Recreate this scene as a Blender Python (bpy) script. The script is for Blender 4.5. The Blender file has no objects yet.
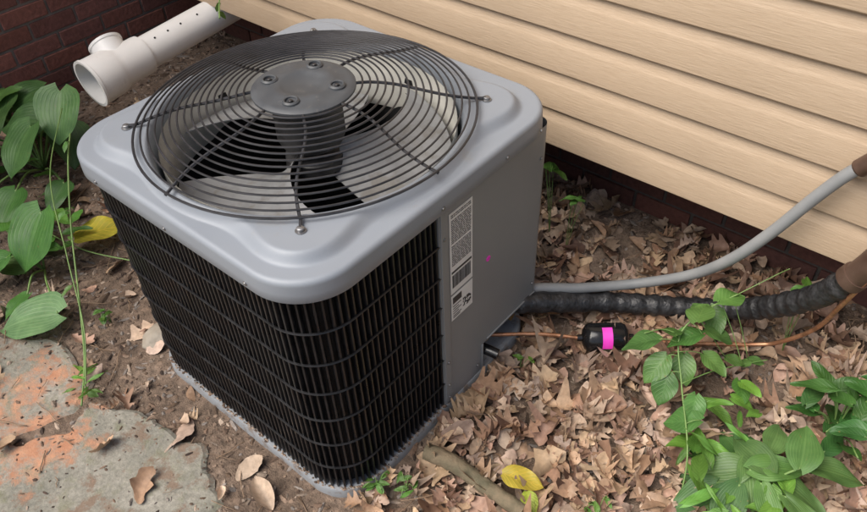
import bpy, bmesh, math, random
from mathutils import Vector, Matrix, noise
random.seed(7)
S=bpy.context.scene
R=random.random
def U(a,b): return a+(b-a)*random.random()

# ------------------------------------------------------------ materials
def newmat(name):
    m=bpy.data.materials.new(name); m.use_nodes=True
    nt=m.node_tree; b=nt.nodes["Principled BSDF"]
    return m,nt,b
def nd(nt,t,**k):
    n=nt.nodes.new(t)
    for a,v in k.items(): setattr(n,a,v)
    return n
def ramp(nt,src,stops):
    r=nt.nodes.new("ShaderNodeValToRGB"); e=r.color_ramp.elements
    while len(e)<len(stops): e.new(0.5)
    for i,(p,c) in enumerate(stops):
        e[i].position=p; e[i].color=(c[0],c[1],c[2],1) if not isinstance(c,float) else (c,c,c,1)
    nt.links.new(src,r.inputs[0]); return r
def coords(nt,kind="Object",scale=(1,1,1)):
    t=nt.nodes.new("ShaderNodeTexCoord"); m=nt.nodes.new("ShaderNodeMapping")
    m.inputs["Scale"].default_value=scale
    nt.links.new(t.outputs[kind],m.inputs[0]); return m.outputs[0]
def noi(nt,vec,scale,detail=3,rough=.55):
    n=nd(nt,"ShaderNodeTexNoise"); n.inputs["Scale"].default_value=scale
    n.inputs["Detail"].default_value=detail; n.inputs["Roughness"].default_value=rough
    nt.links.new(vec,n.inputs["Vector"]); return n.outputs["Fac"]
def bump(nt,b,h,strength=.3,dist=.002,prev=None):
    n=nd(nt,"ShaderNodeBump"); n.inputs["Strength"].default_value=strength
    n.inputs["Distance"].default_value=dist
    nt.links.new(h,n.inputs["Height"])
    if prev: nt.links.new(prev,n.inputs["Normal"])
    nt.links.new(n.outputs[0],b.inputs["Normal"]); return n.outputs[0]
def mixc(nt,f,a,b,mode='MIX'):
    n=nd(nt,"ShaderNodeMix",data_type='RGBA',blend_type=mode)
    for s,v in ((0,f),(6,a),(7,b)):
        if isinstance(v,(float,int)): n.inputs[s].default_value=v
        elif isinstance(v,tuple): n.inputs[s].default_value=(v[0],v[1],v[2],1)
        else: nt.links.new(v,n.inputs[s])
    return n.outputs[2]
def simple(name,c1,c2,sc=20,rough=.5,metal=0.,bs=.1,bd=.001,bsc=None,spec=None,det=3,rv=.1,dirt=None):
    m,nt,b=newmat(name); v=coords(nt); f=noi(nt,v,sc,det)
    r=ramp(nt,f,[(.3,c1),(.7,c2)]); co=r.outputs[0]
    if dirt:
        d=noi(nt,v,dirt[0],5,.7); dr=ramp(nt,d,[(dirt[1],0.0),(dirt[1]+.12,dirt[2])]); co=mixc(nt,dr.outputs[0],co,dirt[3])
    nt.links.new(co,b.inputs["Base Color"])
    b.inputs["Metallic"].default_value=metal
    rr=ramp(nt,f,[(.3,float(max(0,rough-rv))),(.7,float(min(1,rough+rv)))])
    nt.links.new(rr.outputs[0],b.inputs["Roughness"])
    if bs>.15:
        f2=noi(nt,v,bsc or sc*4,3); bump(nt,b,f2,bs,bd)
    if spec is not None: b.inputs["Specular IOR Level"].default_value=spec
    return m
def attrmat(name,rough=.8,bsc=80,bs=.4,bd=.002,var=.35,stretch=(1,1,1)):
    m,nt,b=newmat(name); a=nd(nt,"ShaderNodeAttribute",attribute_name="Col")
    v=coords(nt,scale=stretch); f=noi(nt,v,bsc,4)
    r=ramp(nt,f,[(.25,float(1-var)),(.75,float(1+0.0))])
    c=mixc(nt,1.0,a.outputs["Color"],r.outputs[0],'MULTIPLY')
    nt.links.new(c,b.inputs["Base Color"]); b.inputs["Roughness"].default_value=rough
    bump(nt,b,f,bs,bd); return m

DUST=(.26,.23,.19)
M_lid=simple("lid_paint",(.235,.26,.295),(.26,.285,.32),3,.46,.05,.2,.0005,500,rv=.06,dirt=(9,.60,.30,DUST))
M_panel=simple("panel_paint",(.23,.24,.245),(.26,.27,.275),4,.5,.05,.2,.0005,600,rv=.08,dirt=(6,.62,.25,DUST))
M_pan=simple("pan_paint",(.26,.28,.30),(.30,.32,.34),4,.5,.1,.12,.0006,600,rv=.08,dirt=(26,.52,.75,(.17,.12,.085)))
M_guard=simple("guard_black",(.018,.018,.02),(.035,.035,.04),30,.4,.0,.1,.0005)
M_hub=simple("hub_grey",(.055,.060,.067),(.07,.076,.083),25,.5,.0,.2,.0006,300,dirt=(30,.6,.25,DUST))
M_slat=simple("louver_black",(.008,.008,.009),(.018,.018,.020),40,.36,.0,.1,.0005)
M_shroud=simple("shroud_galv",(.62,.61,.55),(.74,.72,.65),14,.45,.0,.1,.001)
M_blade=simple("fan_blade_grey",(.22,.225,.23),(.30,.305,.31),18,.45,.1,.1,.001,dirt=(14,.52,.5,(.16,.14,.11)))
M_motor=simple("motor_black",(.02,.02,.022),(.04,.04,.04),30,.5)
M_bolt=simple("bolt_steel",(.22,.22,.23),(.36,.36,.36),60,.4,.8)
M_black=simple("drier_black",(.008,.008,.009),(.014,.014,.015),30,.18,.0,.05,.0005)
M_cop=simple("copper",(.50,.22,.11),(.66,.36,.21),25,.42,.75,dirt=(40,.5,.6,(.20,.11,.06)))
M_brass=simple("brass",(.55,.38,.15),(.65,.48,.22),25,.35,.9)
M_conduit=simple("conduit_grey",(.22,.23,.235),(.28,.285,.285),12,.6,.0,.1,.001)
M_insul=simple("insulation_black",(.014,.014,.015),(.045,.045,.047),60,.42,.0,.8,.005,70)
M_bronze=simple("bronze_brown",(.085,.05,.035),(.15,.095,.07),18,.5,.3)
M_pvc=simple("pvc_white",(.77,.76,.73),(.84,.83,.81),7,.4,.0,.05,.001,dirt=(12,.62,.3,(.35,.3,.22)))
M_pink=simple("pink_sticker",(.85,.04,.55),(.9,.08,.65),40,.5)
M_white=simple("label_white",(.68,.69,.68),(.76,.77,.76),30,.35)
M_ink=simple("label_ink",(.03,.03,.035),(.06,.06,.06),50,.5)
M_mortar=simple("mortar",(.17,.15,.135),(.26,.23,.205),30,.95,.0,.6,.004,120)
M_mortar2=simple("mortar_shaded",(.06,.05,.045),(.09,.08,.07),30,.95,.0,.6,.004,120)  # darker copy of the mortar, shade under the siding put into the colour
M_brick=attrmat("brick",.9,60,.6,.004,.45)
M_wood=simple("dark_wood",(.04,.028,.02),(.07,.05,.035),12,.9)
M_stick=simple("mossy_wood",(.09,.085,.05),(.22,.17,.11),22,.9,.0,.9,.006,60)
M_stone=simple("stone_tan",(.28,.24,.19),(.40,.36,.30),22,.9,.0,.6,.003,60)
M_twig=simple("twig",(.16,.10,.06),(.34,.24,.16),22,.85)
M_dry=attrmat("dry_leaf",.6,60,.6,.003,.45)
M_chip=attrmat("mulch_chip",.9,150,.5,.002,.5)
M_hole=simple("hole_shade",(.01,.01,.01),(.02,.02,.02),20,.9)  # near-black colour standing in for the shade inside openings

def leafmat(name,c1,c2,cv,mode,rough=.38):
    m,nt,b=newmat(name)
    uv=nd(nt,"ShaderNodeUVMap",uv_map="UV"); sp=nd(nt,"ShaderNodeSeparateXYZ"); nt.links.new(uv.outputs[0],sp.inputs[0])
    def mt(op,a,bb=None):
        n=nd(nt,"ShaderNodeMath",operation=op)
        for i,v in enumerate((a,bb)):
            if v is None: continue
            if isinstance(v,(float,int)): n.inputs[i].default_value=v
            else: nt.links.new(v,n.inputs[i])
        return n.outputs[0]
    u=mt('ABSOLUTE',mt('SUBTRACT',mt('MULTIPLY',sp.outputs[0],2.0),1.0)); v=sp.outputs[1]
    if mode=='par': ph=mt('MULTIPLY',u,38.0)
    else: ph=mt('MULTIPLY',mt('SUBTRACT',v,mt('MULTIPLY',u,.35)),48.0)
    w=mt('SINE',ph); w=mt('ADD',mt('MULTIPLY',w,.5),.5); vein=mt('POWER',w,7.0)
    mid=mt('LESS_THAN',u,.035); vein=mt('MAXIMUM',vein,mid)
    at=nd(nt,"ShaderNodeAttribute",attribute_name="Col")
    vec=coords(nt); f=noi(nt,vec,25); r=ramp(nt,f,[(.3,c1),(.7,c2)])
    c=mixc(nt,mt('MULTIPLY',vein,.3),r.outputs[0],cv)
    c=mixc(nt,1.0,c,at.outputs["Color"],'MULTIPLY')
    sf=noi(nt,vec,120,3); sr=ramp(nt,sf,[(.68,0.0),(.73,.7)]); c=mixc(nt,sr.outputs[0],c,(.22,.16,.06))
    nt.links.new(c,b.inputs["Base Color"]); b.inputs["Roughness"].default_value=rough
    h=mt('MULTIPLY',vein,-1.0); bump(nt,b,h,.3,.002)
    tr=nd(nt,"ShaderNodeBsdfTranslucent"); nt.links.new(c,tr.inputs[0])
    mx=nd(nt,"ShaderNodeMixShader"); mx.inputs[0].default_value=.22
    out=nt.nodes["Material Output"]
    nt.links.new(b.outputs[0],mx.inputs[1]); nt.links.new(tr.outputs[0],mx.inputs[2]); nt.links.new(mx.outputs[0],out.inputs[0])
    return m
M_hosta=leafmat("hosta_leaf",(.06,.14,.04),(.10,.21,.06),(.17,.29,.10),'par',.45)
M_vine=leafmat("vine_leaf",(.07,.16,.04),(.11,.24,.06),(.18,.32,.10),'pin',.42)

m,nt,b=newmat("vinyl_siding"); M_siding=m
v=coords(nt,scale=(6.0,45,70)); g1=noi(nt,v,3.2,4,.65)
v2=coords(nt,scale=(1,1,1)); g2=noi(nt,v2,2.0,2)
r=ramp(nt,g1,[(.3,(.45,.335,.225)),(.7,(.51,.39,.272))])
r2=ramp(nt,g2,[(.3,.92),(.7,1.0)])
nt.links.new(mixc(nt,1.0,r.outputs[0],r2.outputs[0],'MULTIPLY'),b.inputs["Base Color"])
b.inputs["Roughness"].default_value=.6; bump(nt,b,g1,.5,.0022)

m,nt,b=newmat("soil"); M_soil=m
v=coords(nt); a=noi(nt,v,3.5,5,.65); c=noi(nt,v,45,5,.7); d=noi(nt,v,220,2)
r=ramp(nt,a,[(.25,(.10,.07,.05)),(.5,(.19,.135,.098)),(.75,(.30,.225,.17))])
r2=ramp(nt,c,[(.3,.45),(.55,1.0),(.75,1.5)])
c1=mixc(nt,1.0,r.outputs[0],r2.outputs[0],'MULTIPLY')
geo=nd(nt,"ShaderNodeNewGeometry"); ln=nd(nt,"ShaderNodeVectorMath",operation='LENGTH'); nt.links.new(geo.outputs["Position"],ln.inputs[0])
mr=nd(nt,"ShaderNodeMapRange"); mr.inputs[1].default_value=3.5; mr.inputs[2].default_value=6; nt.links.new(ln.outputs["Value"],mr.inputs[0])
gr=ramp(nt,c,[(.3,(.03,.055,.015)),(.7,(.08,.12,.035))])
c1=mixc(nt,mr.outputs[0],c1,gr.outputs[0])
nt.links.new(c1,b.inputs["Base Color"]); b.inputs["Roughness"].default_value=.95
p=bump(nt,b,c,.9,.012); bump(nt,b,d,.6,.003,p)

m,nt,b=newmat("flagstone"); M_flag=m
v=coords(nt); a=noi(nt,v,5,5,.6); c=noi(nt,v,90,4,.7); e=noi(nt,v,18,4,.7); dd=noi(nt,v,11,6,.75)
r=ramp(nt,a,[(.3,(.21,.205,.17)),(.5,(.285,.27,.225)),(.72,(.37,.345,.295))])
r2=ramp(nt,c,[(.3,.65),(.7,1.15)])
c1=mixc(nt,1.0,r.outputs[0],r2.outputs[0],'MULTIPLY')
ms=ramp(nt,e,[(.52,.0),(.66,.5)]); c1=mixc(nt,ms.outputs[0],c1,(.15,.155,.08))
dm=ramp(nt,dd,[(.51,.0),(.59,.9)]); c1=mixc(nt,dm.outputs[0],c1,(.20,.14,.10))
geo=nd(nt,"ShaderNodeNewGeometry")
def blob(c,rad):
    ds=nd(nt,"ShaderNodeVectorMath",operation='DISTANCE'); ds.inputs[1].default_value=c
    nt.links.new(geo.outputs["Position"],ds.inputs[0])
    mr=nd(nt,"ShaderNodeMapRange"); mr.inputs[1].default_value=.02; mr.inputs[2].default_value=rad; mr.inputs[3].default_value=.18; mr.inputs[4].default_value=-.16
    nt.links.new(ds.outputs["Value"],mr.inputs[0]); return mr.outputs[0]
mxx=nd(nt,"ShaderNodeMath",operation='MAXIMUM'); nt.links.new(blob((-.56,-.68,.01),.21),mxx.inputs[0]); nt.links.new(blob((-.38,-.75,.01),.26),mxx.inputs[1])
ad=nd(nt,"ShaderNodeMath",operation='ADD'); nt.links.new(dd,ad.inputs[0]); nt.links.new(mxx.outputs[0],ad.inputs[1])
om=ramp(nt,ad.outputs[0],[(.52,.0),(.68,.95)])
clay=ramp(nt,e,[(.3,(.40,.18,.10)),(.7,(.56,.31,.19))])
c1=mixc(nt,om.outputs[0],c1,clay.outputs[0])
nt.links.new(c1,b.inputs["Base Color"]); b.inputs["Roughness"].default_value=.9
p=bump(nt,b,c,.7,.003); p=bump(nt,b,e,.6,.006,p)

# ------------------------------------------------------------ mesh helpers
class MB:
    def __init__(s): s.v=[];s.f=[];s.uv={};s.col=[];s.mi=[]
    def add(s,verts,faces,col=(1,1,1),mi=0,uvs=None):
        o=len(s.v); s.v+= [tuple(x) for x in verts]; s.col+=[col]*len(verts)
        for f in faces: s.f.append(tuple(i+o for i in f)); s.mi.append(mi)
        if uvs:
            for i,u in enumerate(uvs): s.uv[o+i]=u
    def obj(s,name,mats,parent=None,smooth=True,bevel=None,angle=40):
        me=bpy.data.meshes.new(name); me.from_pydata(s.v,[],s.f)
        if not isinstance(mats,(list,tuple)): mats=[mats]
        for m in mats: me.materials.append(m)
        me.polygons.foreach_set("material_index",s.mi)
        me.polygons.foreach_set("use_smooth",[smooth]*len(s.f))
        ca=me.color_attributes.new("Col",'FLOAT_COLOR','POINT')
        ca.data.foreach_set("color",[x for c in s.col for x in (c[0],c[1],c[2],1.0)])
        if s.uv:
            ul=me.uv_layers.new(name="UV")
            for l in me.loops: ul.data[l.index].uv=s.uv.get(l.vertex_index,(0,0))
        me.update()
        if smooth and angle: me.set_sharp_from_angle(angle=math.radians(angle))
        o=bpy.data.objects.new(name,me); S.collection.objects.link(o)
        if parent: o.parent=parent
        if bevel:
            bm=o.modifiers.new("bev",'BEVEL'); bm.width=bevel; bm.segments=2; bm.limit_method='ANGLE'
        return o
def empty(name,loc=(0,0,0)):
    e=bpy.data.objects.new(name,None); e.location=loc; S.collection.objects.link(e); e.empty_display_size=.1; return e
def catmull(P,n=8):
    P=[Vector(p) for p in P]; Q=[P[0]*2-P[1]]+P+[P[-1]*2-P[-2]]; out=[]
    for i in range(1,len(Q)-2):
        for k in range(n):
            t=k/n; a,b,c,d=Q[i-1],Q[i],Q[i+1],Q[i+2]
            out.append(.5*((2*b)+(c-a)*t+(2*a-5*b+4*c-d)*t*t+(3*b-a-3*c+d)*t**3))
    out.append(P[-1]); return out
def tube(mb,path,rad,seg=8,closed=False,col=(1,1,1),mi=0,cap=True):
    n=len(path); P=[Vector(p) for p in path]
    rf=rad if callable(rad) else (lambda i:rad)
    vs=[];fs=[]; pu=None
    for i in range(n):
        if closed: t=P[(i+1)%n]-P[i-1]
        else: t=P[min(i+1,n-1)]-P[max(i-1,0)]
        t.normalize()
        if pu is None:
            up=Vector((0,0,1)) if abs(t.z)<.9 else Vector((1,0,0))
            u=t.cross(up).normalized()
        else: u=(pu-t*pu.dot(t)).normalized()
        pu=u; w=t.cross(u)
        for k in range(seg):
            a=2*math.pi*k/seg; vs.append(P[i]+(u*math.cos(a)+w*math.sin(a))*rf(i))
    m=n if closed else n-1
    for i in range(m):
        j=(i+1)%n
        for k in range(seg):
            l=(k+1)%seg; fs.append((i*seg+k,i*seg+l,j*seg+l,j*seg+k))
    if cap and not closed:
        fs.append(tuple(range(seg))[::-1]); fs.append(tuple((n-1)*seg+k for k in range(seg)))
    mb.add(vs,fs,col,mi)
def box(mb,c,s,col=(1,1,1),mi=0,rot=None):
    vs=[]
    for x in(-1,1):
        for y in(-1,1):
            for z in(-1,1):
                v=Vector((x*s[0]/2,y*s[1]/2,z*s[2]/2))
                if rot is not None: v=rot@v
                vs.append(v+Vector(c))
    mb.add(vs,[(0,1,3,2),(4,6,7,5),(0,4,5,1),(2,3,7,6),(0,2,6,4),(1,5,7,3)],col,mi)
def revolve(mb,prof,seg=64,center=(0,0,0),axis=None,col=(1,1,1),mi=0):
    vs=[];fs=[]; q=Matrix.Identity(3) if axis is None else Vector((0,0,1)).rotation_difference(Vector(axis)).to_matrix()
    for r,z in prof:
        for k in range(seg):
            a=2*math.pi*k/seg; vs.append(q@Vector((r*math.cos(a),r*math.sin(a),z))+Vector(center))
    for i in range(len(prof)-1):
        for k in range(seg):
            l=(k+1)%seg; fs.append((i*seg+k,i*seg+l,(i+1)*seg+l,(i+1)*seg+k))
    mb.add(vs,fs,col,mi)
def gh(x,y):
    d=max(abs(x),abs(y))
    h=noise.noise(Vector((x*2.1,y*2.1,3)))*.014+noise.noise(Vector((x*9,y*9,8)))*.006
    if d<6: h+=noise.noise(Vector((x*30,y*30,1)))*.003
    if y>.72 and x<3 and x>-2.2: h+=.03*min(1,(y-.72)/.3)
    return h-.008

# ------------------------------------------------------------ ground
def warp(t): return 2.2*t+60*t**7
N=330; mb=MB(); xs=[warp(-1+2*i/N)+.25 for i in range(N+1)]; ys=[warp(-1+2*i/N)+.05 for i in range(N+1)]
mb.add([(x,y,gh(x,y)) for y in ys for x in xs],[(j*(N+1)+i,j*(N+1)+i+1,(j+1)*(N+1)+i+1,(j+1)*(N+1)+i) for j in range(N) for i in range(N)])
mb.obj("ground",M_soil,angle=None)

# ------------------------------------------------------------ air conditioner
AC=empty("air_conditioner_condenser")
H=.737; AX=.402; AY=.413; OY=.011; RC=.128; PL=.021
def sdbox(x,y,ax,ay,r):
    qx=abs(x)-(ax-r); qy=abs(y)-(ay-r)
    return math.hypot(max(qx,0),max(qy,0))+min(max(qx,qy),0)-r
def bound(th,ax,ay,oy,r):
    lo,hi=0,.8
    for _ in range(30):
        m=(lo+hi)/2
        if sdbox(m*math.cos(th),m*math.sin(th)-oy,ax,ay,r)<0: lo=m
        else: hi=m
    return lo
def smin(a,b,k):
    h=max(k-abs(a-b),0)/k; return min(a,b)-h*h*k*.25
SC=.283
def plateau(x,y):
    d=math.hypot(x,y)-.366
    for sx in(-1,1):
        for sy in(-1,1): d=smin(d,math.hypot(x-sx*.272,y-sy*.272-(.008 if sy>0 else 0))-.078,.11)
    return d
def sstep(e0,e1,x):
    t=min(1,max(0,(x-e0)/(e1-e0))); return t*t*(3-2*t)
NT=320; mb=MB(); ROWN=40; ring=[]
for i in range(NT):
    th=2*math.pi*i/NT; B=bound(th,AX,AY,OY,RC); c,s=math.cos(th),math.sin(th); col=[]
    def zt(r):
        x,y=r*c,r*s
        return H+PL*sstep(.014,-.010,plateau(x,y))
    col+=[(.334,H-.11),(.338,H-.05),(.343,H-.005),(.347,H+PL-.006),(.353,H+PL)]
    r0=.356; r1=B-.012
    for k in range(ROWN): 
        r=r0+(r1-r0)*k/(ROWN-1); col.append((r,zt(r)))
    for a in range(1,7):
        t=math.pi/2*a/6; col.append((B-.012+.012*math.sin(t),zt(r1)-.012*(1-math.cos(t))))
    col+=[(B+.001,H-.03),(B+.002,H-.050),(B-.001,H-.053),(B-.010,H-.052),(B-.012,H-.04)]
    ring.append([(r*c,r*s,z) for r,z in col])
nc=len(ring[0]); vs=[p for col in ring for p in col]; fs=[]
for i in range(NT):
    j=(i+1)%NT
    for k in range(nc-1): fs.append((i*nc+k,i*nc+k+1,j*nc+k+1,j*nc+k))
mb.add(vs,fs); mb.obj("top_cover",M_lid,AC,angle=60)
mb=MB(); revolve(mb,[(.332,H-.0),(.3325,H-.06),(.330,H-.075),(.3325,H-.09),(.330,H-.12),(.337,H-.15),(.36,H-.165)],96); 
mb.obj("fan_shroud",M_shroud,AC)
ZG=H+.033
def gz(r):
    t=(r-.113)/(.376-.113); t=min(1,max(0,t))
    return ZG+.060*(1-t**1.35)
mb=MB()
rr=[.128+.0165*i for i in range(15)]+[.376]
for r in rr:
    tube(mb,[(r*math.cos(2*math.pi*k/96),r*math.sin(2*math.pi*k/96),gz(r)) for k in range(96)],.0023 if r<.37 else .0030,6,True)
for k in range(8):
    a=math.pi/4*k; P=[]
    for i in range(15):
        r=.10+(.378-.10)*i/14; aa=a+.09*math.sin((r-.10)/.28*math.pi*2.0)*(.1/r)
        P.append((r*math.cos(aa),r*math.sin(aa),gz(r)-.0052))
    if k%2: P.append((.400*math.cos(a),.400*math.sin(a),H+PL+.006))
    tube(mb,P,.0034,6)
mb.obj("fan_guard",M_guard,AC)
mb=MB(); zh=gz(.113)
revolve(mb,[(.0,zh+.003),(.045,zh+.003),(.049,zh+.006),(.068,zh+.007),(.073,zh+.005),(.098,zh+.004),(.108,zh+.002),(.114,zh-.002),(.114,zh-.007),(.06,zh-.010)],64)
hub=mb.obj("guard_hub",M_hub,AC)
mb=MB()
BO=[(math.radians(-62+90*k)) for k in range(4)]
for a in BO:
    x,y=.077*math.cos(a),.077*math.sin(a)
    revolve(mb,[(.019,zh+.002),(.0185,zh+.008),(.015,zh+.011),(.0125,zh+.010),(.012,zh+.005),(.0,zh+.005)],24,(x,y,0))
mb.obj("bolt_collars",M_hub,AC)
def bolt(mb,p,ax,r=.006,h=.004):
    q=Vector(ax); p=Vector(p)
    revolve(mb,[(r*1.5,0),(r*1.5,.0012),(r,.0013),(r,h),(r*.8,h+.001),(0,h+.001)],10,p,ax)
mb=MB()
for a in BO: bolt(mb,(.077*math.cos(a),.077*math.sin(a),zh+.004),(0,0,1),.005,.005)
mb.obj("motor_bolts",M_guard,AC)
mb=MB()
for sx in(-1,1):
    for sy in(-1,1): bolt(mb,(sx*SC,sy*SC,H+PL+.001),(0,0,1),.0075,.007)
for y in (-.02,.20,.33): bolt(mb,(AX+.001,y,H-.038),(1,0,0),.0038,.002)
for x in (-.25,.0,.25): bolt(mb,(x,-AY+OY-.001,H-.04),(0,-1,0),.0036,.002)
for z in (.60,.19,.10,.05): bolt(mb,(.3925,-.006,z),(1,0,0),.0032,.002)
for y,z in ((.36,.60),(.36,.18),(.115,.06)): bolt(mb,(.3905,y,z),(1,0,0),.0032,.002)
mb.obj("screws",M_bolt,AC)
mb=MB(); revolve(mb,[(.03,zh-.01),(.074,zh-.018),(.078,zh-.03),(.078,zh-.12),(.072,zh-.135),(.02,zh-.14),(.012,zh-.145),(.012,zh-.2),(0,zh-.2)],48)
mb.obj("fan_motor",M_motor,AC)
mb=MB(); ZF=H-.085
for kb in range(3):
    a0=math.radians(20+120*kb); vs=[];nr,na=12,16
    for side in (0,1):
        for i in range(nr+1):
            r=.06+(.318-.06)*i/nr; span=math.radians(44+54*(i/nr)**.8)
            for j in range(na+1):
                t=j/na-.5; aa=a0+span*t+.35*(i/nr)**1.5
                z=ZF+.075*t*(1-.25*i/nr)-.03*(.25-t*t)-side*.0025
                vs.append((r*math.cos(aa),r*math.sin(aa),z))
    w=na+1; off=(nr+1)*w; fs=[]
    for i in range(nr):
        for j in range(na):
            q=(i*w+j,(i+1)*w+j,(i+1)*w+j+1,i*w+j+1); fs.append(q); fs.append(tuple(x+off for x in q)[::-1])
    for i in range(nr):
        for j in(0,na): fs.append((i*w+j,i*w+j+off,(i+1)*w+j+off,(i+1)*w+j))
    for j in range(na): fs.append((nr*w+j,nr*w+j+off,nr*w+j+1+off,nr*w+j+1))
    mb.add(vs,fs)
mb.obj("fan_blades",M_blade,AC)
mb=MB(); revolve(mb,[(.0,ZF+.012),(.06,ZF+.012),(.068,ZF+.006),(.07,ZF-.02),(0,ZF-.02)],40)
mb.obj("fan_spider",M_motor,AC)

BA=.387; BR=.112
def perim(s):
    L0=(-.019)-(-(BA-BR)); arc=BR*math.pi/2; Ls=2*(BA-BR)
    if s<L0: return (BA,-.019-s,1,0)
    s-=L0; dirs=[(0,(BA-BR,-(BA-BR))),(1,(-(BA-BR),-(BA-BR))),(2,(-(BA-BR),BA-BR)),(3,(BA-BR,BA-BR))]
    for k,(cx,cy) in dirs:
        th0=-math.pi/2*k
        if s<arc:
            th=th0-s/BR; return (cx+BR*math.cos(th),cy+BR*math.sin(th),math.cos(th),math.sin(th))
        s-=arc
        th=th0-math.pi/2; nx,ny=math.cos(th),math.sin(th)
        if s<Ls or k==3:
            tx,ty=ny,-nx
            return (cx+BR*nx+tx*s, cy+BR*ny+ty*s,nx,ny)
        s-=Ls
SEND=(BA-BR-.019)+3*BR*math.pi/2+2*2*(BA-BR)+.50
mb=MB(); n=220; vs=[];fs=[]
for i in range(n+1):
    x,y,nx,ny=perim(SEND*i/n)
    for off in(.020,.055):
        for z in(.02,H-.045): vs.append((x-nx*off,y-ny*off,z))
for i in range(n):
    a=i*4;b=a+4; fs+=[(a,b,b+1,a+1),(a+2,a+3,b+3,b+2)]
mb.add(vs,fs)
m,nt,b=newmat("coil_fins")
mp=coords(nt,scale=(6,6,.3)); f=noi(nt,mp,60,3)
r=ramp(nt,f,[(.35,(.004,.004,.005)),(.7,(.015,.015,.016))]); nt.links.new(r.outputs[0],b.inputs["Base Color"])
b.inputs["Roughness"].default_value=.7
mb.obj("condenser_coil",m,AC)
mb=MB(); sp=.0163; s=.006
while s<SEND:
    x,y,nx,ny=perim(s); tx,ty=ny,-nx; w=.0033; d0,d1=-.001,-.014
    prof=[(-w,d1),(-w,-.004),(-w*.55,d0),(w*.55,d0),(w,-.004),(w,d1)]
    vs=[]
    for z in [.028,H-.05]:
        for (u,o) in prof: vs.append((x+tx*u+nx*o,y+ty*u+ny*o,z))
    m6=len(prof); mb.add(vs,[(i,i+1,i+1+m6,i+m6) for i in range(m6-1)])
    s+=sp
mb.obj("louver_slats",M_slat,AC,angle=30)
mb=MB()
for z in [.115+.094*i for i in range(6)]:
    P=[]; n=150
    for i in range(n+1):
        x,y,nx,ny=perim(SEND*i/n); P.append((x+nx*.0005,y+ny*.0005,z))
    tube(mb,P,.0028,6)
mb.obj("louver_crossbars",M_slat,AC)
mb=MB(); NB=160; prof=[(-.05,.026),(-.012,.026),(-.010,.024),(.000,.024),(.003,.020),(.004,-.012),(.0,-.014)]
vs=[]
for i in range(NB):
    th=2*math.pi*i/NB; B=bound(th,BA+.004,BA+.004,0,BR)
    for o,z in prof: vs.append(((B+o)*math.cos(th),(B+o)*math.sin(th),z))
m7=len(prof); fs=[]
for i in range(NB):
    j=(i+1)%NB
    for k in range(m7-1): fs.append((i*m7+k,i*m7+k+1,j*m7+k+1,j*m7+k))
fs.append(tuple(i*m7 for i in range(NB)))
mb.add(vs,fs); mb.obj("base_pan",M_pan,AC)
PR=.03; YB=BA+.010
def pm(s,o=0):
    y0=-.021; L=YB-PR-y0; X=BA+.0025
    if s<L: return (X+o,y0+s)
    s-=L; arc=PR*math.pi/2
    if s<arc:
        th=s/PR; return (X-PR+(PR+o)*math.cos(th),YB-PR+(PR+o)*math.sin(th))
    s-=arc; return (X-PR-s,YB+o)
CUT=.155; CZ=.125
LL=YB-PR+.021
cols=[0,.004,.03,.06,.10,.14,CUT-.0001,CUT,.2,.25,.3,.34,LL-.003]+[LL+PR*math.pi/2*i/8 for i in range(9)]+[.5,.55,.6]
mb=MB(); vs=[];fs=[]
def cb(s): return .026 if s<CUT-.00005 else CZ
for s in cols:
    for o in(0,-.012):
        x,y=pm(s,o)
        for z in (cb(s),H-.05): vs.append((x,y,z))
for i in range(len(cols)-1):
    a=i*4;b=a+4
    fs.append((a,b,b+1,a+1)); fs.append((a+2,a+3,b+3,b+2)); fs.append((a,a+2,b+2,b))
fs.append((0,1,3,2))
mb.add(vs,fs); 
mb.obj("service_panel",M_panel,AC,angle=30)
mb=MB(); box(mb,(.3885,-.006,.355),(.008,.022,.652)); 
box(mb,(.3915,.135,.0805),(.004,.006,.095))
box(mb,(.3915,.265,.1335),(.004,.222,.006))
mb.obj("panel_flange",M_panel,AC,bevel=.0012)
mb=MB(); box(mb,(.345,.130,.077),(.085,.004,.098)); box(mb,(.30,.255,.077),(.004,.25,.098)); box(mb,(.335,.262,.1235),(.10,.235,.004)); 
mb.obj("valve_recess",M_panel,AC)
mb=MB(); tube(mb,[(.30,.20,.075),(.36,.20,.075)],.014,16); tube(mb,[(.335,.20,.07),(.335,.20,.11)],.010,6); tube(mb,[(.30,.29,.085),(.37,.305,.085)],.019,16); tube(mb,[(.335,.30,.08),(.335,.30,.115)],.012,6)
mb.obj("service_valves",M_brass,AC,angle=30)
mb=MB(); tube(mb,[(.375,.155,.085),(.40,.16,.083),(.422,.165,.08)],.015,14); mb.obj("valve_cap",M_black,AC,angle=30)
mb=MB(); XL=.3905
def lq(y0,y1,z0,z1,mi,x): box(mb,(x,(y0+y1)/2,(z0+z1)/2),(.0006,y1-y0,z1-z0),mi=mi)
lq(.012,.092,.415,.655,0,XL)
lq(.012,.092,.325,.408,0,XL)
z=.648
while z>.50:
    y=.018; hh=.0022
    while y<.084:
        l=U(.003,.014); lq(y,min(y+l,.086),z-hh,z,1,XL+.0006); y+=l+.002
    z-=.0052 if R()<.85 else .010
lq(.016,.088,.478,.484,1,XL+.0006)
y=.018
while y<.084:
    w=U(.0006,.0018); lq(y,y+w,.432,.472,1,XL+.0006); y+=w+U(.0007,.0018)
lq(.018,.05,.38,.40,1,XL+.0006)
for i in range(9):
    for j in range(9):
        if R()<.55: lq(.055+.0034*i,.055+.0034*(i+1)-.0001,.340+.0034*j,.340+.0034*(j+1)-.0001,1,XL+.0006)
for z in (.372,.364,.356,.348,.340,.334): lq(.018,U(.038,.05),z-.0022,z,1,XL+.0006)
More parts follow.
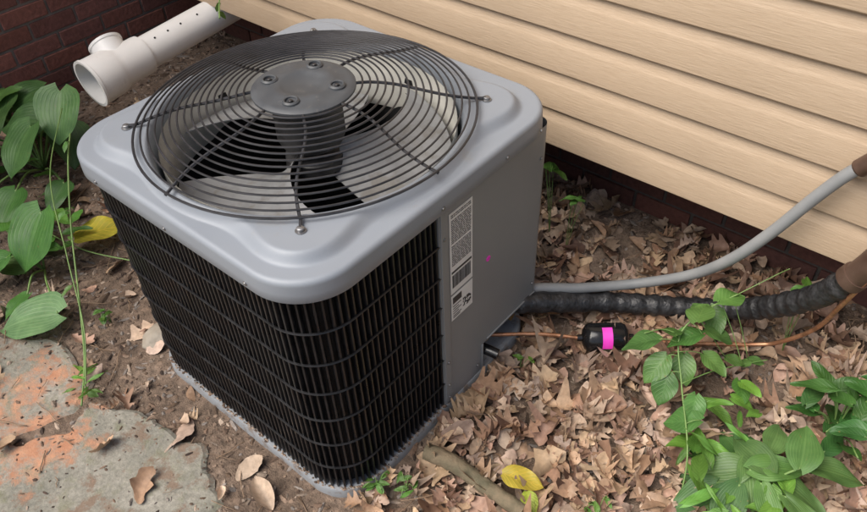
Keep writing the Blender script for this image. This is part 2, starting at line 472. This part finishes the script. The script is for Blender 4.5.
mb.obj("rating_label",[M_white,M_ink],AC,smooth=False)
mb=MB(); revolve(mb,[(.008,0),(.008,.0008),(0,.0009)],20,(.3898,.155,.425),(1,0,0)); mb.obj("pink_dot_sticker",M_pink,AC)

# ------------------------------------------------------------ lines
mb=MB(); P=catmull([(.30,.30,.10),(.37,.39,.12),(.48,.48,.12),(.60,.59,.125),(.73,.62,.215),(.82,.60,.34),(.888,.60,.466),(.942,.61,.583),(.984,.617,.665),(1.02,.622,.715)],10)
tube(mb,P,.0145,14); o=mb.obj("electrical_conduit",M_conduit)
mb=MB(); tube(mb,[P[-1]-Vector((.02,.0,.03)),P[-1]+Vector((.012,.001,.018))],.020,18)
box(mb,(1.06,.623,.745),(.075,.055,.09)); mb.obj("junction_fitting",M_bronze,o,bevel=.004,angle=30)
mb=MB(); P=catmull([(.32,.30,.09),(.38,.34,.11),(.53,.51,.07),(.66,.60,.065),(.77,.665,.07),(.88,.69,.12),(.956,.67,.20),(1.035,.62,.33),(1.085,.595,.44)],24)
def ir(i): return .030+.0010*math.sin(i*.9)+.006*noise.noise(Vector((i*.23,0,0)))+.002*noise.noise(Vector((i*.9,4,0)))
tube(mb,P,ir,22); mb.obj("insulated_suction_line",M_insul,angle=None)
mb=MB(); P=catmull([(1.085,.595,.44),(1.105,.59,.50),(1.13,.60,.58),(1.16,.61,.68)],8); tube(mb,P,.030,20)
tube(mb,catmull([(1.078,.597,.425),(1.088,.595,.45)],3),.034,20); mb.obj("line_set_sleeve",M_bronze,angle=40)
cp=empty("copper_liquid_line")
mb=MB(); tube(mb,catmull([(.31,.19,.075),(.35,.21,.07),(.46,.31,.06),(.555,.374,.052)],10),.0055,10)
tube(mb,catmull([(.66,.458,.052),(.75,.515,.045),(.94,.65,.05),(1.0,.66,.10),(1.057,.65,.2),(1.085,.60,.34),(1.11,.575,.46)],10),.0058,10)
mb.obj("tubing",M_cop,cp)
fd=empty("filter_drier"); c0=Vector((.607,.416,.054)); ax=Vector((.095,.078,0)).normalized()
mb=MB(); revolve(mb,[(.0,-.078),(.009,-.078),(.010,-.065),(.024,-.062),(.037,-.053),(.041,-.044),(.041,.044),(.037,.053),(.024,.062),(.010,.065),(.009,.078),(0,.078)],40,c0,ax)
mb.obj("canister",M_black,fd,angle=50)
mb=MB(); vs=[];n=20
up=Vector((0,0,1)); side=ax.cross(up).normalized()
for i in range(n+1):
    a=math.radians(0+90*i/n)
    dd=side*math.cos(a)+up*math.sin(a)
    for t in(-.014,.014): vs.append(c0+ax*t+dd*.0417)
mb.add(vs,[(2*i,2*i+1,2*i+3,2*i+2) for i in range(n)]); mb.obj("pink_label",M_pink,fd)

# ------------------------------------------------------------ PVC drain
pv=empty("pvc_drain_pipe"); mb=MB()
d=Vector((.02,-1,-.07)).normalized()
e=Vector((-1.345,.10,.325)); 
revolve(mb,[(.062,-1.15),(.062,-.16),(.064,-.16)],40,e,d)
mb.obj("pipe",M_pvc,pv)
mb=MB(); revolve(mb,[(.062,-.235),(.071,-.235),(.073,-.22),(.073,-.13),(.078,-.11),(.084,-.095),(.086,-.012),(.089,-.01),(.089,.0),(.079,.0),(.078,-.05),(.070,-.09),(.0,-.11)],44,e,d)
mb.obj("coupling",M_pvc,pv,angle=35)
mb=MB(); c=e-d*.13; revolve(mb,[(.062,.0),(.060,.095),(.064,.097),(.064,.107),(.054,.109),(.052,.09),(0,.09)],28,c,Vector((-.75,.1,.6)))
mb.obj("branch",M_pvc,pv,angle=35)
mb=MB(); revolve(mb,[(.0,-.06),(.077,-.055)],30,e,d); mb.obj("mouth_shade",M_hole,pv)  # black disc across the mouth, painted in place of the shade inside
mb=MB()
for k in (.30,.36,.42,.5,.62): 
    q=e-d*k; revolve(mb,[(.004,.06),(.004,.0655),(0,.066)],10,q,Vector((.5,-.3,.8)).normalized())
mb.obj("drain_hole_dots",M_hole,pv)  # dark dots on the surface in place of shaded holes

# ------------------------------------------------------------ house
HS=empty("house"); Yw=.652; Z0=.417; CH=.114
mb=MB(); prof=[(Yw+.02,Z0+.0)]; z=Z0
for k in range(21):
    prof+=[(Yw+.004,z-.001),(Yw,z+.002),(Yw-.001,z+.004),(Yw+.001,z+CH*.66),(Yw+.003,z+CH*.70),(Yw+.013,z+CH*.93),(Yw+.015,z+CH*.985)]
    z+=CH
xs=[-1.91+ (3.6+1.91)*i/24 for i in range(25)]; vs=[];m8=len(prof)
for x in xs:
    for y,z in prof: vs.append((x,y+.0012*math.sin(x*5+z*9),z))
mb.add(vs,[(i*m8+k,(i+1)*m8+k,(i+1)*m8+k+1,i*m8+k+1) for i in range(24) for k in range(m8-1)])
mb.obj("siding",M_siding,HS,angle=25)
mb=MB(); box(mb,(.85,.86,.437),(5.48,.38,.03)); box(mb,(.85,2.0,1.68),(5.46,2.6,2.45)); mb.obj("sheathing",M_wood,HS)
mb=MB(); box(mb,(.785,1.95,2.98),(6.1,3.0,.16)); mb.obj("eave",M_pvc,HS)
def bricks(mbk,origin,ux,uy,L,Hh,shade=1.0):
    ux=Vector(ux); n=Vector(uy); rowh=.0745; bl=.2; rws=int(Hh/rowh)
    rot=Matrix((ux,n,Vector((0,0,1)))).transposed()
    for r_ in range(rws):
        x=-(.1 if r_%2 else 0)
        while x<L:
            a=max(x,0); b_=min(x+bl-.011,L)
            if b_-a>.02:
                t=R(); base=Vector((.33,.13,.095)).lerp(Vector((.21,.09,.075)),t)*shade*U(.75,1.25)
                box(mbk,Vector(origin)+ux*((a+b_)/2)+Vector((0,0,r_*rowh+.032))+n*(U(-.0015,.0015)),(b_-a,.09,.063),tuple(base),rot=rot)
            x+=bl
mb=MB(); bricks(mb,(-2.00,-2.2,-.02),(0,1,0),(1,0,0),3.4,2.9); bw=empty("brick_wall"); mb.obj("bricks",M_brick,bw,smooth=False,bevel=.003)
mb=MB(); box(mb,(-2.005,-.5,1.42),(.085,3.4,2.9)); mb.obj("mortar_joints",M_mortar,bw)
mb=MB(); bricks(mb,(-1.92,1.045,-.05),(1,0,0),(0,1,0),5.5,.46,.45); mb.obj("foundation_bricks",M_brick,HS,smooth=False,bevel=.003)  # brick colour scaled down to carry the shade below the siding
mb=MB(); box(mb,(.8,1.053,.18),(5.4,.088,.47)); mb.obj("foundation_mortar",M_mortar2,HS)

# ------------------------------------------------------------ flagstones
def slab(name,pts,top=.012,th=.05):
    bm=bmesh.new(); n=len(pts); P=[]
    for i in range(n):
        a=Vector(pts[i]);b_=Vector(pts[(i+1)%n])
        for k in range(12):
            q=a.lerp(b_,k/12); q+=Vector((noise.noise(Vector((q.x*14,q.y*14,0))),noise.noise(Vector((q.x*14,q.y*14,9)))))*.03+Vector((noise.noise(Vector((q.x*50,q.y*50,0))),noise.noise(Vector((q.x*50,q.y*50,9)))))*.008; P.append(q)
    vs=[bm.verts.new((q.x,q.y,top-.006)) for q in P]
    c=Vector((sum(q.x for q in P)/len(P),sum(q.y for q in P)/len(P)))
    v2=[bm.verts.new((q.x+(c.x-q.x)*.035,q.y+(c.y-q.y)*.035,top+.001)) for q in P]
    v0=[bm.verts.new((q.x,q.y,top-th)) for q in P]
    m=len(P)
    for i in range(m):
        j=(i+1)%m; bm.faces.new((v0[i],v0[j],vs[j],vs[i])); bm.faces.new((vs[i],vs[j],v2[j],v2[i]))
    bm.faces.new(v2)
    me=bpy.data.meshes.new(name); bm.to_mesh(me); bm.free(); me.materials.append(M_flag)
    o=bpy.data.objects.new(name,me); S.collection.objects.link(o)
FL=[[(-1.35,-1.05),(-.98,-.73),(-.64,-.53),(-.44,-.56),(-.38,-.66),(-.50,-.90),(-.85,-1.5)],[(-.385,-.60),(-.20,-.53),(-.02,-.50),(.14,-.57),(.18,-.9),(.1,-1.4),(-.5,-1.3),(-.46,-.86),(-.345,-.69)]]
slab("flagstone",FL[0],.004); slab("flagstone",FL[1],.006)
def inpoly(x,y,p):
    c=False;j=len(p)-1
    for i in range(len(p)):
        if (p[i][1]>y)!=(p[j][1]>y) and x<(p[j][0]-p[i][0])*(y-p[i][1])/(p[j][1]-p[i][1])+p[i][0]: c=not c
        j=i
    return c
def onflag(x,y): return any(inpoly(x,y,p) for p in FL)
def edged(x,y):
    d=9
    for p in FL:
        for i in range(len(p)):
            a=Vector(p[i]);b_=Vector(p[(i+1)%len(p)]); t=max(0,min(1,(Vector((x,y))-a).dot(b_-a)/(b_-a).length_squared)); d=min(d,(a.lerp(b_,t)-Vector((x,y))).length)
    return d
def inunit(x,y,m=.0): return sdbox(x,y,.392+m,.392+m,.11)<0

# ------------------------------------------------------------ debris
mb=MB()
cols=[(.13,.085,.055),(.20,.13,.09),(.30,.21,.15),(.09,.06,.045),(.40,.31,.24),(.28,.24,.21)]
cnt=0
while cnt<17500:
    x=U(-2.0,1.6); y=U(-1.1,1.0)
    if inunit(x,y,.005): continue
    fl=onflag(x,y)
    if fl:
        ed=edged(x,y)
        if R()>(.22+.78*max(0,1-ed/.07)): continue
    cnt+=1
    s=U(.0025,.008)*(1 if R()<.94 else 1.8)*(.55 if fl else 1); elg=U(1,3.2) if R()<.7 else 1.0
    z=(.007 if fl else gh(x,y))+s*.25
    q=Matrix.Rotation(U(0,6.28),3,'Z')@Matrix.Rotation(U(-.5,.5),3,'X')@Matrix.Rotation(U(-.4,.4),3,'Y')
    c=random.choice(cols); k=U(.6,1.3); c=tuple(a*k for a in c)
    vs=[]
    for (a,b_,h) in ((-1,-.6,0),(0,-1,0),(1,-.4,0),(1,.5,0),(0,.9,0),(-.9,.6,0),(-.5,-.2,1),(.5,.1,1)):
        vs.append(q@Vector((a*s*elg*U(.7,1.1),b_*s*U(.7,1.1),h*s*.5-s*.2))+Vector((x,y,z)))
    mb.add(vs,[(0,1,6),(1,2,7,6),(2,3,7),(3,4,7),(4,5,6,7),(5,0,6)],c)
for i in range(280):
    th=U(-2.3,.1); B=bound(th,BA+.004,BA+.004,0,BR)-U(-.001,.010); s=U(.0015,.004); x,y=B*math.cos(th),B*math.sin(th); c=random.choice(cols)
    vs=[Vector((x+a*s*U(.7,1.6),y+b_*s,.0245+h*s*.6)) for (a,b_,h) in ((-1,-.6,0),(0,-1,0),(1,-.4,0),(1,.5,0),(0,.9,0),(-.9,.6,0),(-.5,-.2,1),(.5,.1,1))]
    mb.add(vs,[(0,1,6),(1,2,7,6),(2,3,7),(3,4,7),(4,5,6,7),(5,0,6)],c)
mb.obj("mulch_debris",M_chip,smooth=False)
mb=MB()
for i in range(520):
    x=U(-1.6,1.5); y=U(-.9,.95)
    if inunit(x,y,.02): continue
    fl=onflag(x,y)
    if fl and R()>.4: continue
    L=U(.03,.14); a=U(0,6.28); z=(.010 if fl else gh(x,y)+.006)+(.02 if x>.4 else 0); P=[]
    for k in range(5):
        t=k/4-.5; P.append((x+math.cos(a)*L*t+U(-.003,.003),y+math.sin(a)*L*t+U(-.003,.003),z+U(0,.005)))
    if any(inunit(p[0],p[1],.01) for p in P): continue
    tube(mb,P,U(.0006,.0018),5)
mb.obj("twigs",M_twig,angle=None)

def dryleaf(mb,x,y,z,L,c):
    n=13; lobed=R()<.62
    W=L*(U(.28,.42) if lobed else U(.20,.34)); lob=random.choice([2.5,3,3.5,4]); amp=U(.3,.7) if lobed else U(0,.1); fold=U(-.5,1.1); curl=U(-1.6,2.8)/L*.5; cc=U(-.6,.6)
    q=Matrix.Rotation(U(0,6.28),3,'Z')@Matrix.Rotation(random.gauss(0,.38),3,'X')@Matrix.Rotation(random.gauss(0,.32),3,'Y')
    vs=[]; tw=U(-1.2,1.2); ph=U(0,2); sc=U(-1.,2.5)
    asym=U(.75,1.25); t0=0 if R()<.8 else U(.15,.35)
    for i in range(n):
        t=t0+(1-t0)*i/(n-1); w=W*(math.sin(math.pi*min(1,t*.97+.03))**.7)*(1-amp*.5+amp*math.sin(t*lob*2*math.pi+ph)*.9*(1-t*.3))
        w=max(w,.0012); X=(t-.5)*L
        for c_ in (-1,-.5,0,.5,1):
            ww=w*(asym if c_>0 else 1/asym)
            yy=c_*ww+cc*X*X/L; sx=X+abs(c_)*w*.35
            zz=fold*abs(c_)*w*.6+curl*X*X*.5+tw*c_*w*(t-.5)+sc*(c_*w)**2/L*2+U(-.0018,.0018)
            vs.append(q@Vector((sx,yy,zz))+Vector((x,y,z)))
    fs=[(i*5+k,i*5+k+1,(i+1)*5+k+1,(i+1)*5+k) for i in range(n-1) for k in range(4)]
    mn=min(v.z for v in vs); g=gh(x,y)+.001
    if mn<g-.012: vs=[v+Vector((0,0,(g-.012-mn))) for v in vs]
    mb.add(vs,fs,c)
dc=[(.62,.43,.28),(.56,.37,.24),(.44,.27,.165),(.70,.53,.39),(.27,.15,.10),(.54,.34,.25),(.60,.44,.32),(.66,.47,.30),(.42,.25,.165),(.64,.47,.37)]
def dcol():
    c=random.choice(dc); k=U(.62,1.12); return tuple(a*k for a in c)
mb=MB(); cnt=0;tr=0
def dens(x,y):
    if inunit(x,y,.018): return 0
    if onflag(x,y): return .003
    d=.05
    if x>.37: d=1.0
    if x>.40 and y<-.25: d=.5
    if y>.42 and x>-.3: d=.9
    if y<-.40 and x>.2: d=max(.3*sstep(.15,.5,x),.06)
    if x<-.4: d=.022
    if y>.8: d*=.7
    d*=.72+.9*noise.noise(Vector((x*3.5,y*3.5,5)))
    return d
while cnt<3900 and tr<400000:
    tr+=1
    x=U(-1.9,1.75); y=U(-.9,1.0)
    if R()>dens(x,y): continue
    cnt+=1
    k=R(); L=U(.018,.04) if k<.30 else (U(.04,.085) if k<.88 else U(.085,.125))
    dryleaf(mb,x,y,gh(x,y)+(.012 if onflag(x,y) else 0)+U(.003,.034)*(1 if x>.37 else .4),L,dcol())
mb.obj("leaf_litter",M_dry,angle=None)

# ------------------------------------------------------------ green plants
def greenleaf(mb,base,az,pitch,L,W,roll=0,col=(1,1,1),fold=.25,droop=.35,heart=.12,tip=.75):
    nt_,nc_=12,9; vs=[];uv=[]
    q=Matrix.Rotation(az,3,'Z')@Matrix.Rotation(-pitch,3,'Y')@Matrix.Rotation(roll,3,'X')
    ph=U(0,6); sk=U(-.12,.12)
    for i in range(nt_+1):
        t=i/nt_; w=W*.5*max(.0,math.sin(math.pi*t**tip))**.8
        if i==0: w=W*.10
        for j in range(nc_):
            c=-1+2*j/(nc_-1)
            x=t*L-heart*L*abs(c)**1.3*(1-t)**3; y=c*w+sk*L*t*t
            z=fold*abs(c)*w-droop*L*t*t*.6-fold*.8*(c*c)*w*.4+.020*L*math.sin(t*9+ph+c*2)*abs(c)*2
            vs.append(q@Vector((x,y,z))+Vector(base)); uv.append((.5+.5*c,t))
    mb.add(vs,[(i*nc_+k,i*nc_+k+1,(i+1)*nc_+k+1,(i+1)*nc_+k) for i in range(nt_) for k in range(nc_-1)],col,0,uv)
def jit(c=(1,1,1),a=.25):
    k=U(1-a,1+a); return (c[0]*k*U(.9,1.15),c[1]*k,c[2]*k*U(.8,1.1))
M_stem=simple("green_stem",(.12,.22,.06),(.19,.30,.09),15,.5)
def plant(name,mat,items,base=None,stemr=.0025,heart=.12,tip=.75):
    e=empty(name); mb=MB(); sb=MB()
    for it in items:
        (x,y,z),az,pi_,L,W=it[:5]; col=it[5] if len(it)>5 else jit(); roll=math.radians(it[6]) if len(it)>6 else U(-.25,.25)
        b=base; azr=math.radians(az); pr=math.radians(pi_)
        st=Vector((x,y,z))-Vector((math.cos(azr)*math.cos(pr),math.sin(azr)*math.cos(pr),math.sin(pr)))*L*.5
        greenleaf(mb,st,azr,pr,L,W,roll,col,heart=heart,tip=tip)
        if b is not None:
            b=Vector(b); mid=b.lerp(st,.5)+Vector((0,0,.03)); tube(sb,catmull([b,mid,st],5),stemr,6)
    mb.obj("leaves",mat,e,angle=None)
    if sb.v: sb.obj("stems",M_stem,e,angle=None)
    return e
dk=(.75,.8,.8)
it=[((-1.36,-.05,.26),-55,-38,.19,.18,(1.15,1.15,1.2),0),
    ((-1.38,-.22,.20),-80,-30,.20,.18,(.9,.95,.95),5),
    ((-1.52,-.12,.22),-150,0,.19,.16,dk,-25),((-1.66,-.05,.22),-100,-10,.18,.15,(.8,.85,.8),-10),((-1.68,-.15,.2),-60,-20,.2,.16),
    ((-1.55,-.30,.14),-60,-20,.2,.16),((-1.42,-.02,.10),-30,-25,.18,.15,(.6,.65,.6)),((-1.68,.0,.1),-20,-30,.17,.14,dk),
    ((-1.74,-.18,.12),-70,-20,.18,.15),((-1.60,-.05,.12),-90,0,.18,.14,(.6,.65,.6)),((-1.28,-.36,.08),-60,-15,.15,.12,(.7,.9,.6)),
    ((-1.45,-.42,.06),-100,-10,.15,.12,(.8,.9,.7)),((-1.70,-.08,.25),60,30,.13,.08,(1.2,1.2,.9)),((-1.25,-.20,.05),-60,-10,.12,.1,(.7,.8,.7)),((-1.65,-.35,.08),-90,0,.16,.12),((-1.74,-.32,.1),-60,0,.17,.13)]
plant("hosta_plant",M_hosta,it,(-1.52,-.12,.0),.004,.16,.62)
it=[((-.95,-.42,.15),-75,-38,.20,.19,(.8,1.0,.75),0),((-.78,-.565,.05),-140,-5,.20,.16,(1.9,1.6,2.4),-12),((-1.05,-.48,.05),-150,0,.14,.11),((-.88,-.56,.03),-80,0,.10,.07,(.9,1.1,.8)),((-1.12,-.38,.05),-70,-5,.14,.10,(.8,.9,.8)),((-1.02,-.55,.09),-110,-15,.13,.11,(.9,1.1,.9))]
plant("hosta_plant",M_hosta,it,(-.99,-.41,.0),.0035,.16,.62)
it=[]
for i in range(34):
    x=U(-1.62,-.98); y=U(-.46,-.16)-.15*(x+1.3)
    it.append(((x,y,.025+U(0,.07)),U(0,360),U(-15,40),U(.04,.10),U(.02,.06),jit((.95,1.1,.8),.35)))
plant("ivy_groundcover",M_vine,it,None)
def single(name,pos,az,pitch,L,W,col,mat=M_vine,roll=0):
    mb=MB(); greenleaf(mb,pos,math.radians(az),math.radians(pitch),L,W,roll,col,heart=.03); mb.obj(name,mat,angle=None)
single("yellow_leaf",(-1.0,-.28,.04),60,10,.17,.13,(5.5,2.2,1.0))
single("yellow_leaf",(.63,-.10,.045),20,5,.10,.065,(5.2,1.9,1.0))
single("yellow_leaf",(.70,-.10,.04),-40,5,.06,.04,(3.5,2.0,1.0))
e=empty("climbing_vine"); sb=MB(); mb=MB()
P=catmull([(-1.10,-.12,.33),(-1.02,-.19,.29),(-.86,-.31,.20),(-.66,-.44,.10),(-.50,-.54,.045),(-.38,-.63,.02)],10); tube(sb,P,.0028,6)
P2=catmull([(-1.25,-.06,.34),(-.98,-.27,.30),(-.72,-.40,.21),(-.52,-.50,.12),(-.41,-.60,.02)],10); tube(sb,P2,.002,6)
for i in range(3,len(P),5):
    if R()<.55: a=U(0,6.28); tube(sb,[P[i],P[i]+Vector((math.cos(a)*.02,math.sin(a)*.02,.01))],.0012,5); greenleaf(mb,P[i]+Vector((math.cos(a)*.02,math.sin(a)*.02,.01)),a,-.2,U(.025,.045),U(.015,.022),0,jit())
for i in range(9):
    greenleaf(mb,Vector((-.42,-.60,.02))+Vector((U(-.05,.03),U(-.03,.04),U(0,.02))),U(0,6.28),U(-.2,.3),U(.03,.07),U(.008,.014),0,jit((1.2,1.1,.8)))
tube(sb,catmull([(-1.35,-.30,.05),(-1.1,-.33,.07),(-.9,-.30,.06),(-.72,-.22,.05)],8),.0022,6)
sb.obj("stems",M_stem,e,angle=None); mb.obj("leaves",M_vine,e,angle=None)
e=empty("hanging_vine"); sb=MB(); mb=MB()
P3=catmull([(-1.02,.60,.80),(-.985,.52,.70),(-.93,.44,.62),(-.86,.38,.60)],8); tube(sb,P3,.003,6)
for i in range(5,len(P3),4): greenleaf(mb,P3[i],U(0,6.28),-.6,.06,.02,0,jit((1.1,1.1,.9)))
sb.obj("stems",M_stem,e,angle=None); mb.obj("leaves",M_vine,e,angle=None)
st=catmull([(.985,.13,.0),(.95,.20,.09),(.86,.33,.14),(.80,.42,.20),(.83,.50,.25),(.87,.57,.27)],10)
it=[((.73,.34,.20),-150,-15,.095,.075),((.765,.415,.20),150,-25,.085,.065),((.82,.47,.26),100,0,.085,.07),((.86,.55,.27),60,5,.08,.07,(1.2,1.15,1)),
 ((.79,.33,.14),-100,-35,.09,.065),((.84,.39,.12),-60,-30,.08,.06),((.90,.43,.15),-10,-10,.075,.055),((.88,.48,.20),20,-15,.08,.06),((.81,.42,.20),-140,-10,.09,.07,(.8,.9,.8)),
 ((.83,.31,.11),-70,-40,.085,.065),((.93,.50,.12),20,0,.05,.035),((.97,.56,.09),30,0,.045,.03),((.95,.53,.10),90,0,.04,.03),((.90,.26,.10),-160,-25,.095,.075,(.85,.95,.9)),
 ((.915,.29,.12),-70,-20,.08,.055),((.77,.38,.10),-120,-30,.07,.05),((.80,.52,.22),140,-10,.06,.045),((.85,.50,.22),-40,-20,.075,.06)]
vine=empty("vine_plant"); mb=MB(); sb=MB(); tube(sb,st,.0022,6)
tube(sb,catmull([(.86,.33,.14),(.90,.42,.13),(.95,.52,.10),(.99,.58,.09)],8),.0015,6)
tube(sb,catmull([(.80,.42,.20),(.76,.40,.21),(.73,.36,.21)],8),.0015,6)
tube(sb,catmull([(.87,.57,.27),(.90,.60,.30),(.93,.63,.33),(.95,.63,.36)],8),.0012,6)
for a in it:
    (x,y,z),az,pi_,L,W=a[:5]; col=a[5] if len(a)>5 else jit(); azr=math.radians(az);pr=math.radians(pi_)
    s0=Vector((x,y,z))-Vector((math.cos(azr)*math.cos(pr),math.sin(azr)*math.cos(pr),math.sin(pr)))*L*.5
    greenleaf(mb,s0,azr,pr,L,W,U(-.3,.3),col,heart=.1)
    k=min(st,key=lambda p:(p-s0).length); tube(sb,catmull([k,k.lerp(s0,.5)+Vector((0,0,.006)),s0],4),.0012,5)
mb.obj("leaves",M_vine,vine,angle=None); sb.obj("stems",M_stem,vine,angle=None)
it=[((1.03,.20,.09),-150,-15,.12,.08),((1.07,.27,.12),150,-5,.12,.075),((1.10,.20,.10),-60,-10,.12,.065),((1.16,.33,.16),100,10,.12,.08,(1.1,1.1,1)),
 ((1.13,.26,.13),40,10,.12,.07,(1.15,1.15,.9)),((1.20,.25,.10),0,-5,.14,.07),((1.01,.12,.06),-120,-20,.12,.075),((1.08,.12,.08),-90,-15,.13,.075,(.85,.9,.9)),
 ((1.16,.16,.10),-50,-10,.13,.055,(1.2,1.2,.9)),((1.24,.34,.12),30,0,.12,.075),((1.06,.33,.05),120,0,.11,.075,(.7,.8,.7)),((1.24,.18,.12),-20,0,.14,.055),((.98,.24,.05),170,-5,.10,.07,(.8,.9,.8)),((1.13,.10,.03),-100,0,.12,.07,(.7,.8,.7)),
 ((1.10,.36,.10),90,0,.10,.06),((1.02,.30,.07),150,0,.09,.06,(.8,.9,.8)),((.99,.18,.03),-150,0,.09,.06,(.7,.8,.7))]
plant("broadleaf_plant",M_hosta,it,(1.11,.22,.0),.0028)
it=[((1.17+U(-.06,.1),.50+U(-.08,.1),.10+U(-.03,.10)),U(60,200),U(-20,35),U(.06,.10),U(.03,.05),jit((.5,.65,.6),.2)) for i in range(26)]
plant("dark_shrub",M_vine,it,(1.2,.52,.0),.002)
it=[]
for i in range(60):
    x=U(.93,1.35); y=.24+.15*math.sin(x*9)+U(-.20,.16)
    it.append(((x,y,.05+U(0,.09)),U(0,360),U(-15,45),U(.05,.12),U(.014,.045),jit((1.15,1.2,.8),.35)))
plant("groundcover_weeds",M_vine,it,None)
def weed(name,c,n=5,L=.04,col=(1,1.05,.8)):
    it=[((c[0]+U(-.025,.025),c[1]+U(-.025,.025),c[2]+U(0,.02)),U(0,360),U(-10,40),U(.7,1.2)*L,U(.35,.5)*L,jit(col)) for i in range(n)]
    plant(name,M_vine,it,(c[0],c[1],gh(c[0],c[1])),.001)
weed("weed",(.22,.73,.27),4,.07); weed("weed",(.405,-.30,.02),6,.035); weed("weed",(.46,-.26,.02),5,.03); weed("weed",(.30,.70,.2),3,.05)
weed("weed",(-.62,-.40,.03),5,.04); weed("weed",(.46,.22,.03),3,.03,col=(1.2,1.2,.6)); weed("weed",(1.0,.72,.25),4,.05)
weed("weed",(-.9,-.15,.03),6,.06); weed("weed",(-1.1,-.02,.05),8,.08); weed("weed",(.85,-.02,.02),4,.03)
mb=MB(); P=[]; a=Vector((.445,-.165,.03)); b_=Vector((.72,-.135,.022))
for i in range(25):
    t=i/24; P.append(a.lerp(b_,t)+Vector((0,.008*math.sin(t*5),.008+.003*math.sin(t*9))))
tube(mb,P,lambda i:.022+.004*noise.noise(Vector((i*.6,1,1)))-.004*(i/24),14); mb.obj("mossy_stick",M_stick,angle=50)
for (x,y,s) in [(-.44,-.33,.045)]:
    bm=bmesh.new(); bmesh.ops.create_icosphere(bm,subdivisions=3,radius=s)
    for v_ in bm.verts: v_.co*=1+.35*noise.noise(v_.co*25+Vector((x*9,0,0))); v_.co.z*=.5; v_.co.y*=1.5
    me=bpy.data.meshes.new("stone"); bm.to_mesh(me); bm.free(); me.materials.append(M_stone)
    for p_ in me.polygons: p_.use_smooth=True
    o=bpy.data.objects.new("stone",me); o.location=(x,y,.005); S.collection.objects.link(o)

# ------------------------------------------------------------ light
W=bpy.data.worlds.new("World"); S.world=W; W.use_nodes=True; nt=W.node_tree
sky=nt.nodes.new("ShaderNodeTexSky"); sky.sky_type='NISHITA'; sky.sun_disc=False
sd=Vector((-.28,-.62,1.0)).normalized(); el=math.asin(sd.z); rot=math.atan2(sd.x,sd.y)
sky.sun_elevation=el; sky.sun_rotation=rot; sky.dust_density=5.0; sky.air_density=1.0
nt.links.new(sky.outputs[0],nt.nodes["Background"].inputs[0]); nt.nodes["Background"].inputs[1].default_value=.15
L=bpy.data.lights.new("sun",'SUN'); L.energy=3.4; L.angle=math.radians(50); L.color=(1,.965,.91)
lo=bpy.data.objects.new("sun",L); S.collection.objects.link(lo); lo.rotation_euler=sd.to_track_quat('Z','Y').to_euler()
# ------------------------------------------------------------ camera
f,cx,cy,cz,yaw,pit,rol=1.058,1.151,-.893,1.642,2.300,.750,-.048
fw=Vector((math.cos(pit)*math.cos(yaw),math.cos(pit)*math.sin(yaw),-math.sin(pit)))
r=fw.cross(Vector((0,0,1))).normalized(); u=r.cross(fw)
r2=r*math.cos(rol)+u*math.sin(rol); u2=-r*math.sin(rol)+u*math.cos(rol)
cd=bpy.data.cameras.new("camera"); co=bpy.data.objects.new("camera",cd); S.collection.objects.link(co)
co.matrix_world=Matrix(((r2.x,u2.x,-fw.x,cx),(r2.y,u2.y,-fw.y,cy),(r2.z,u2.z,-fw.z,cz),(0,0,0,1)))
cd.sensor_width=36; cd.lens=f*700/867*36; cd.clip_end=500; cd.clip_start=.02
S.camera=co
S.view_settings.view_transform='Standard'; S.view_settings.look='None'; S.view_settings.exposure=0
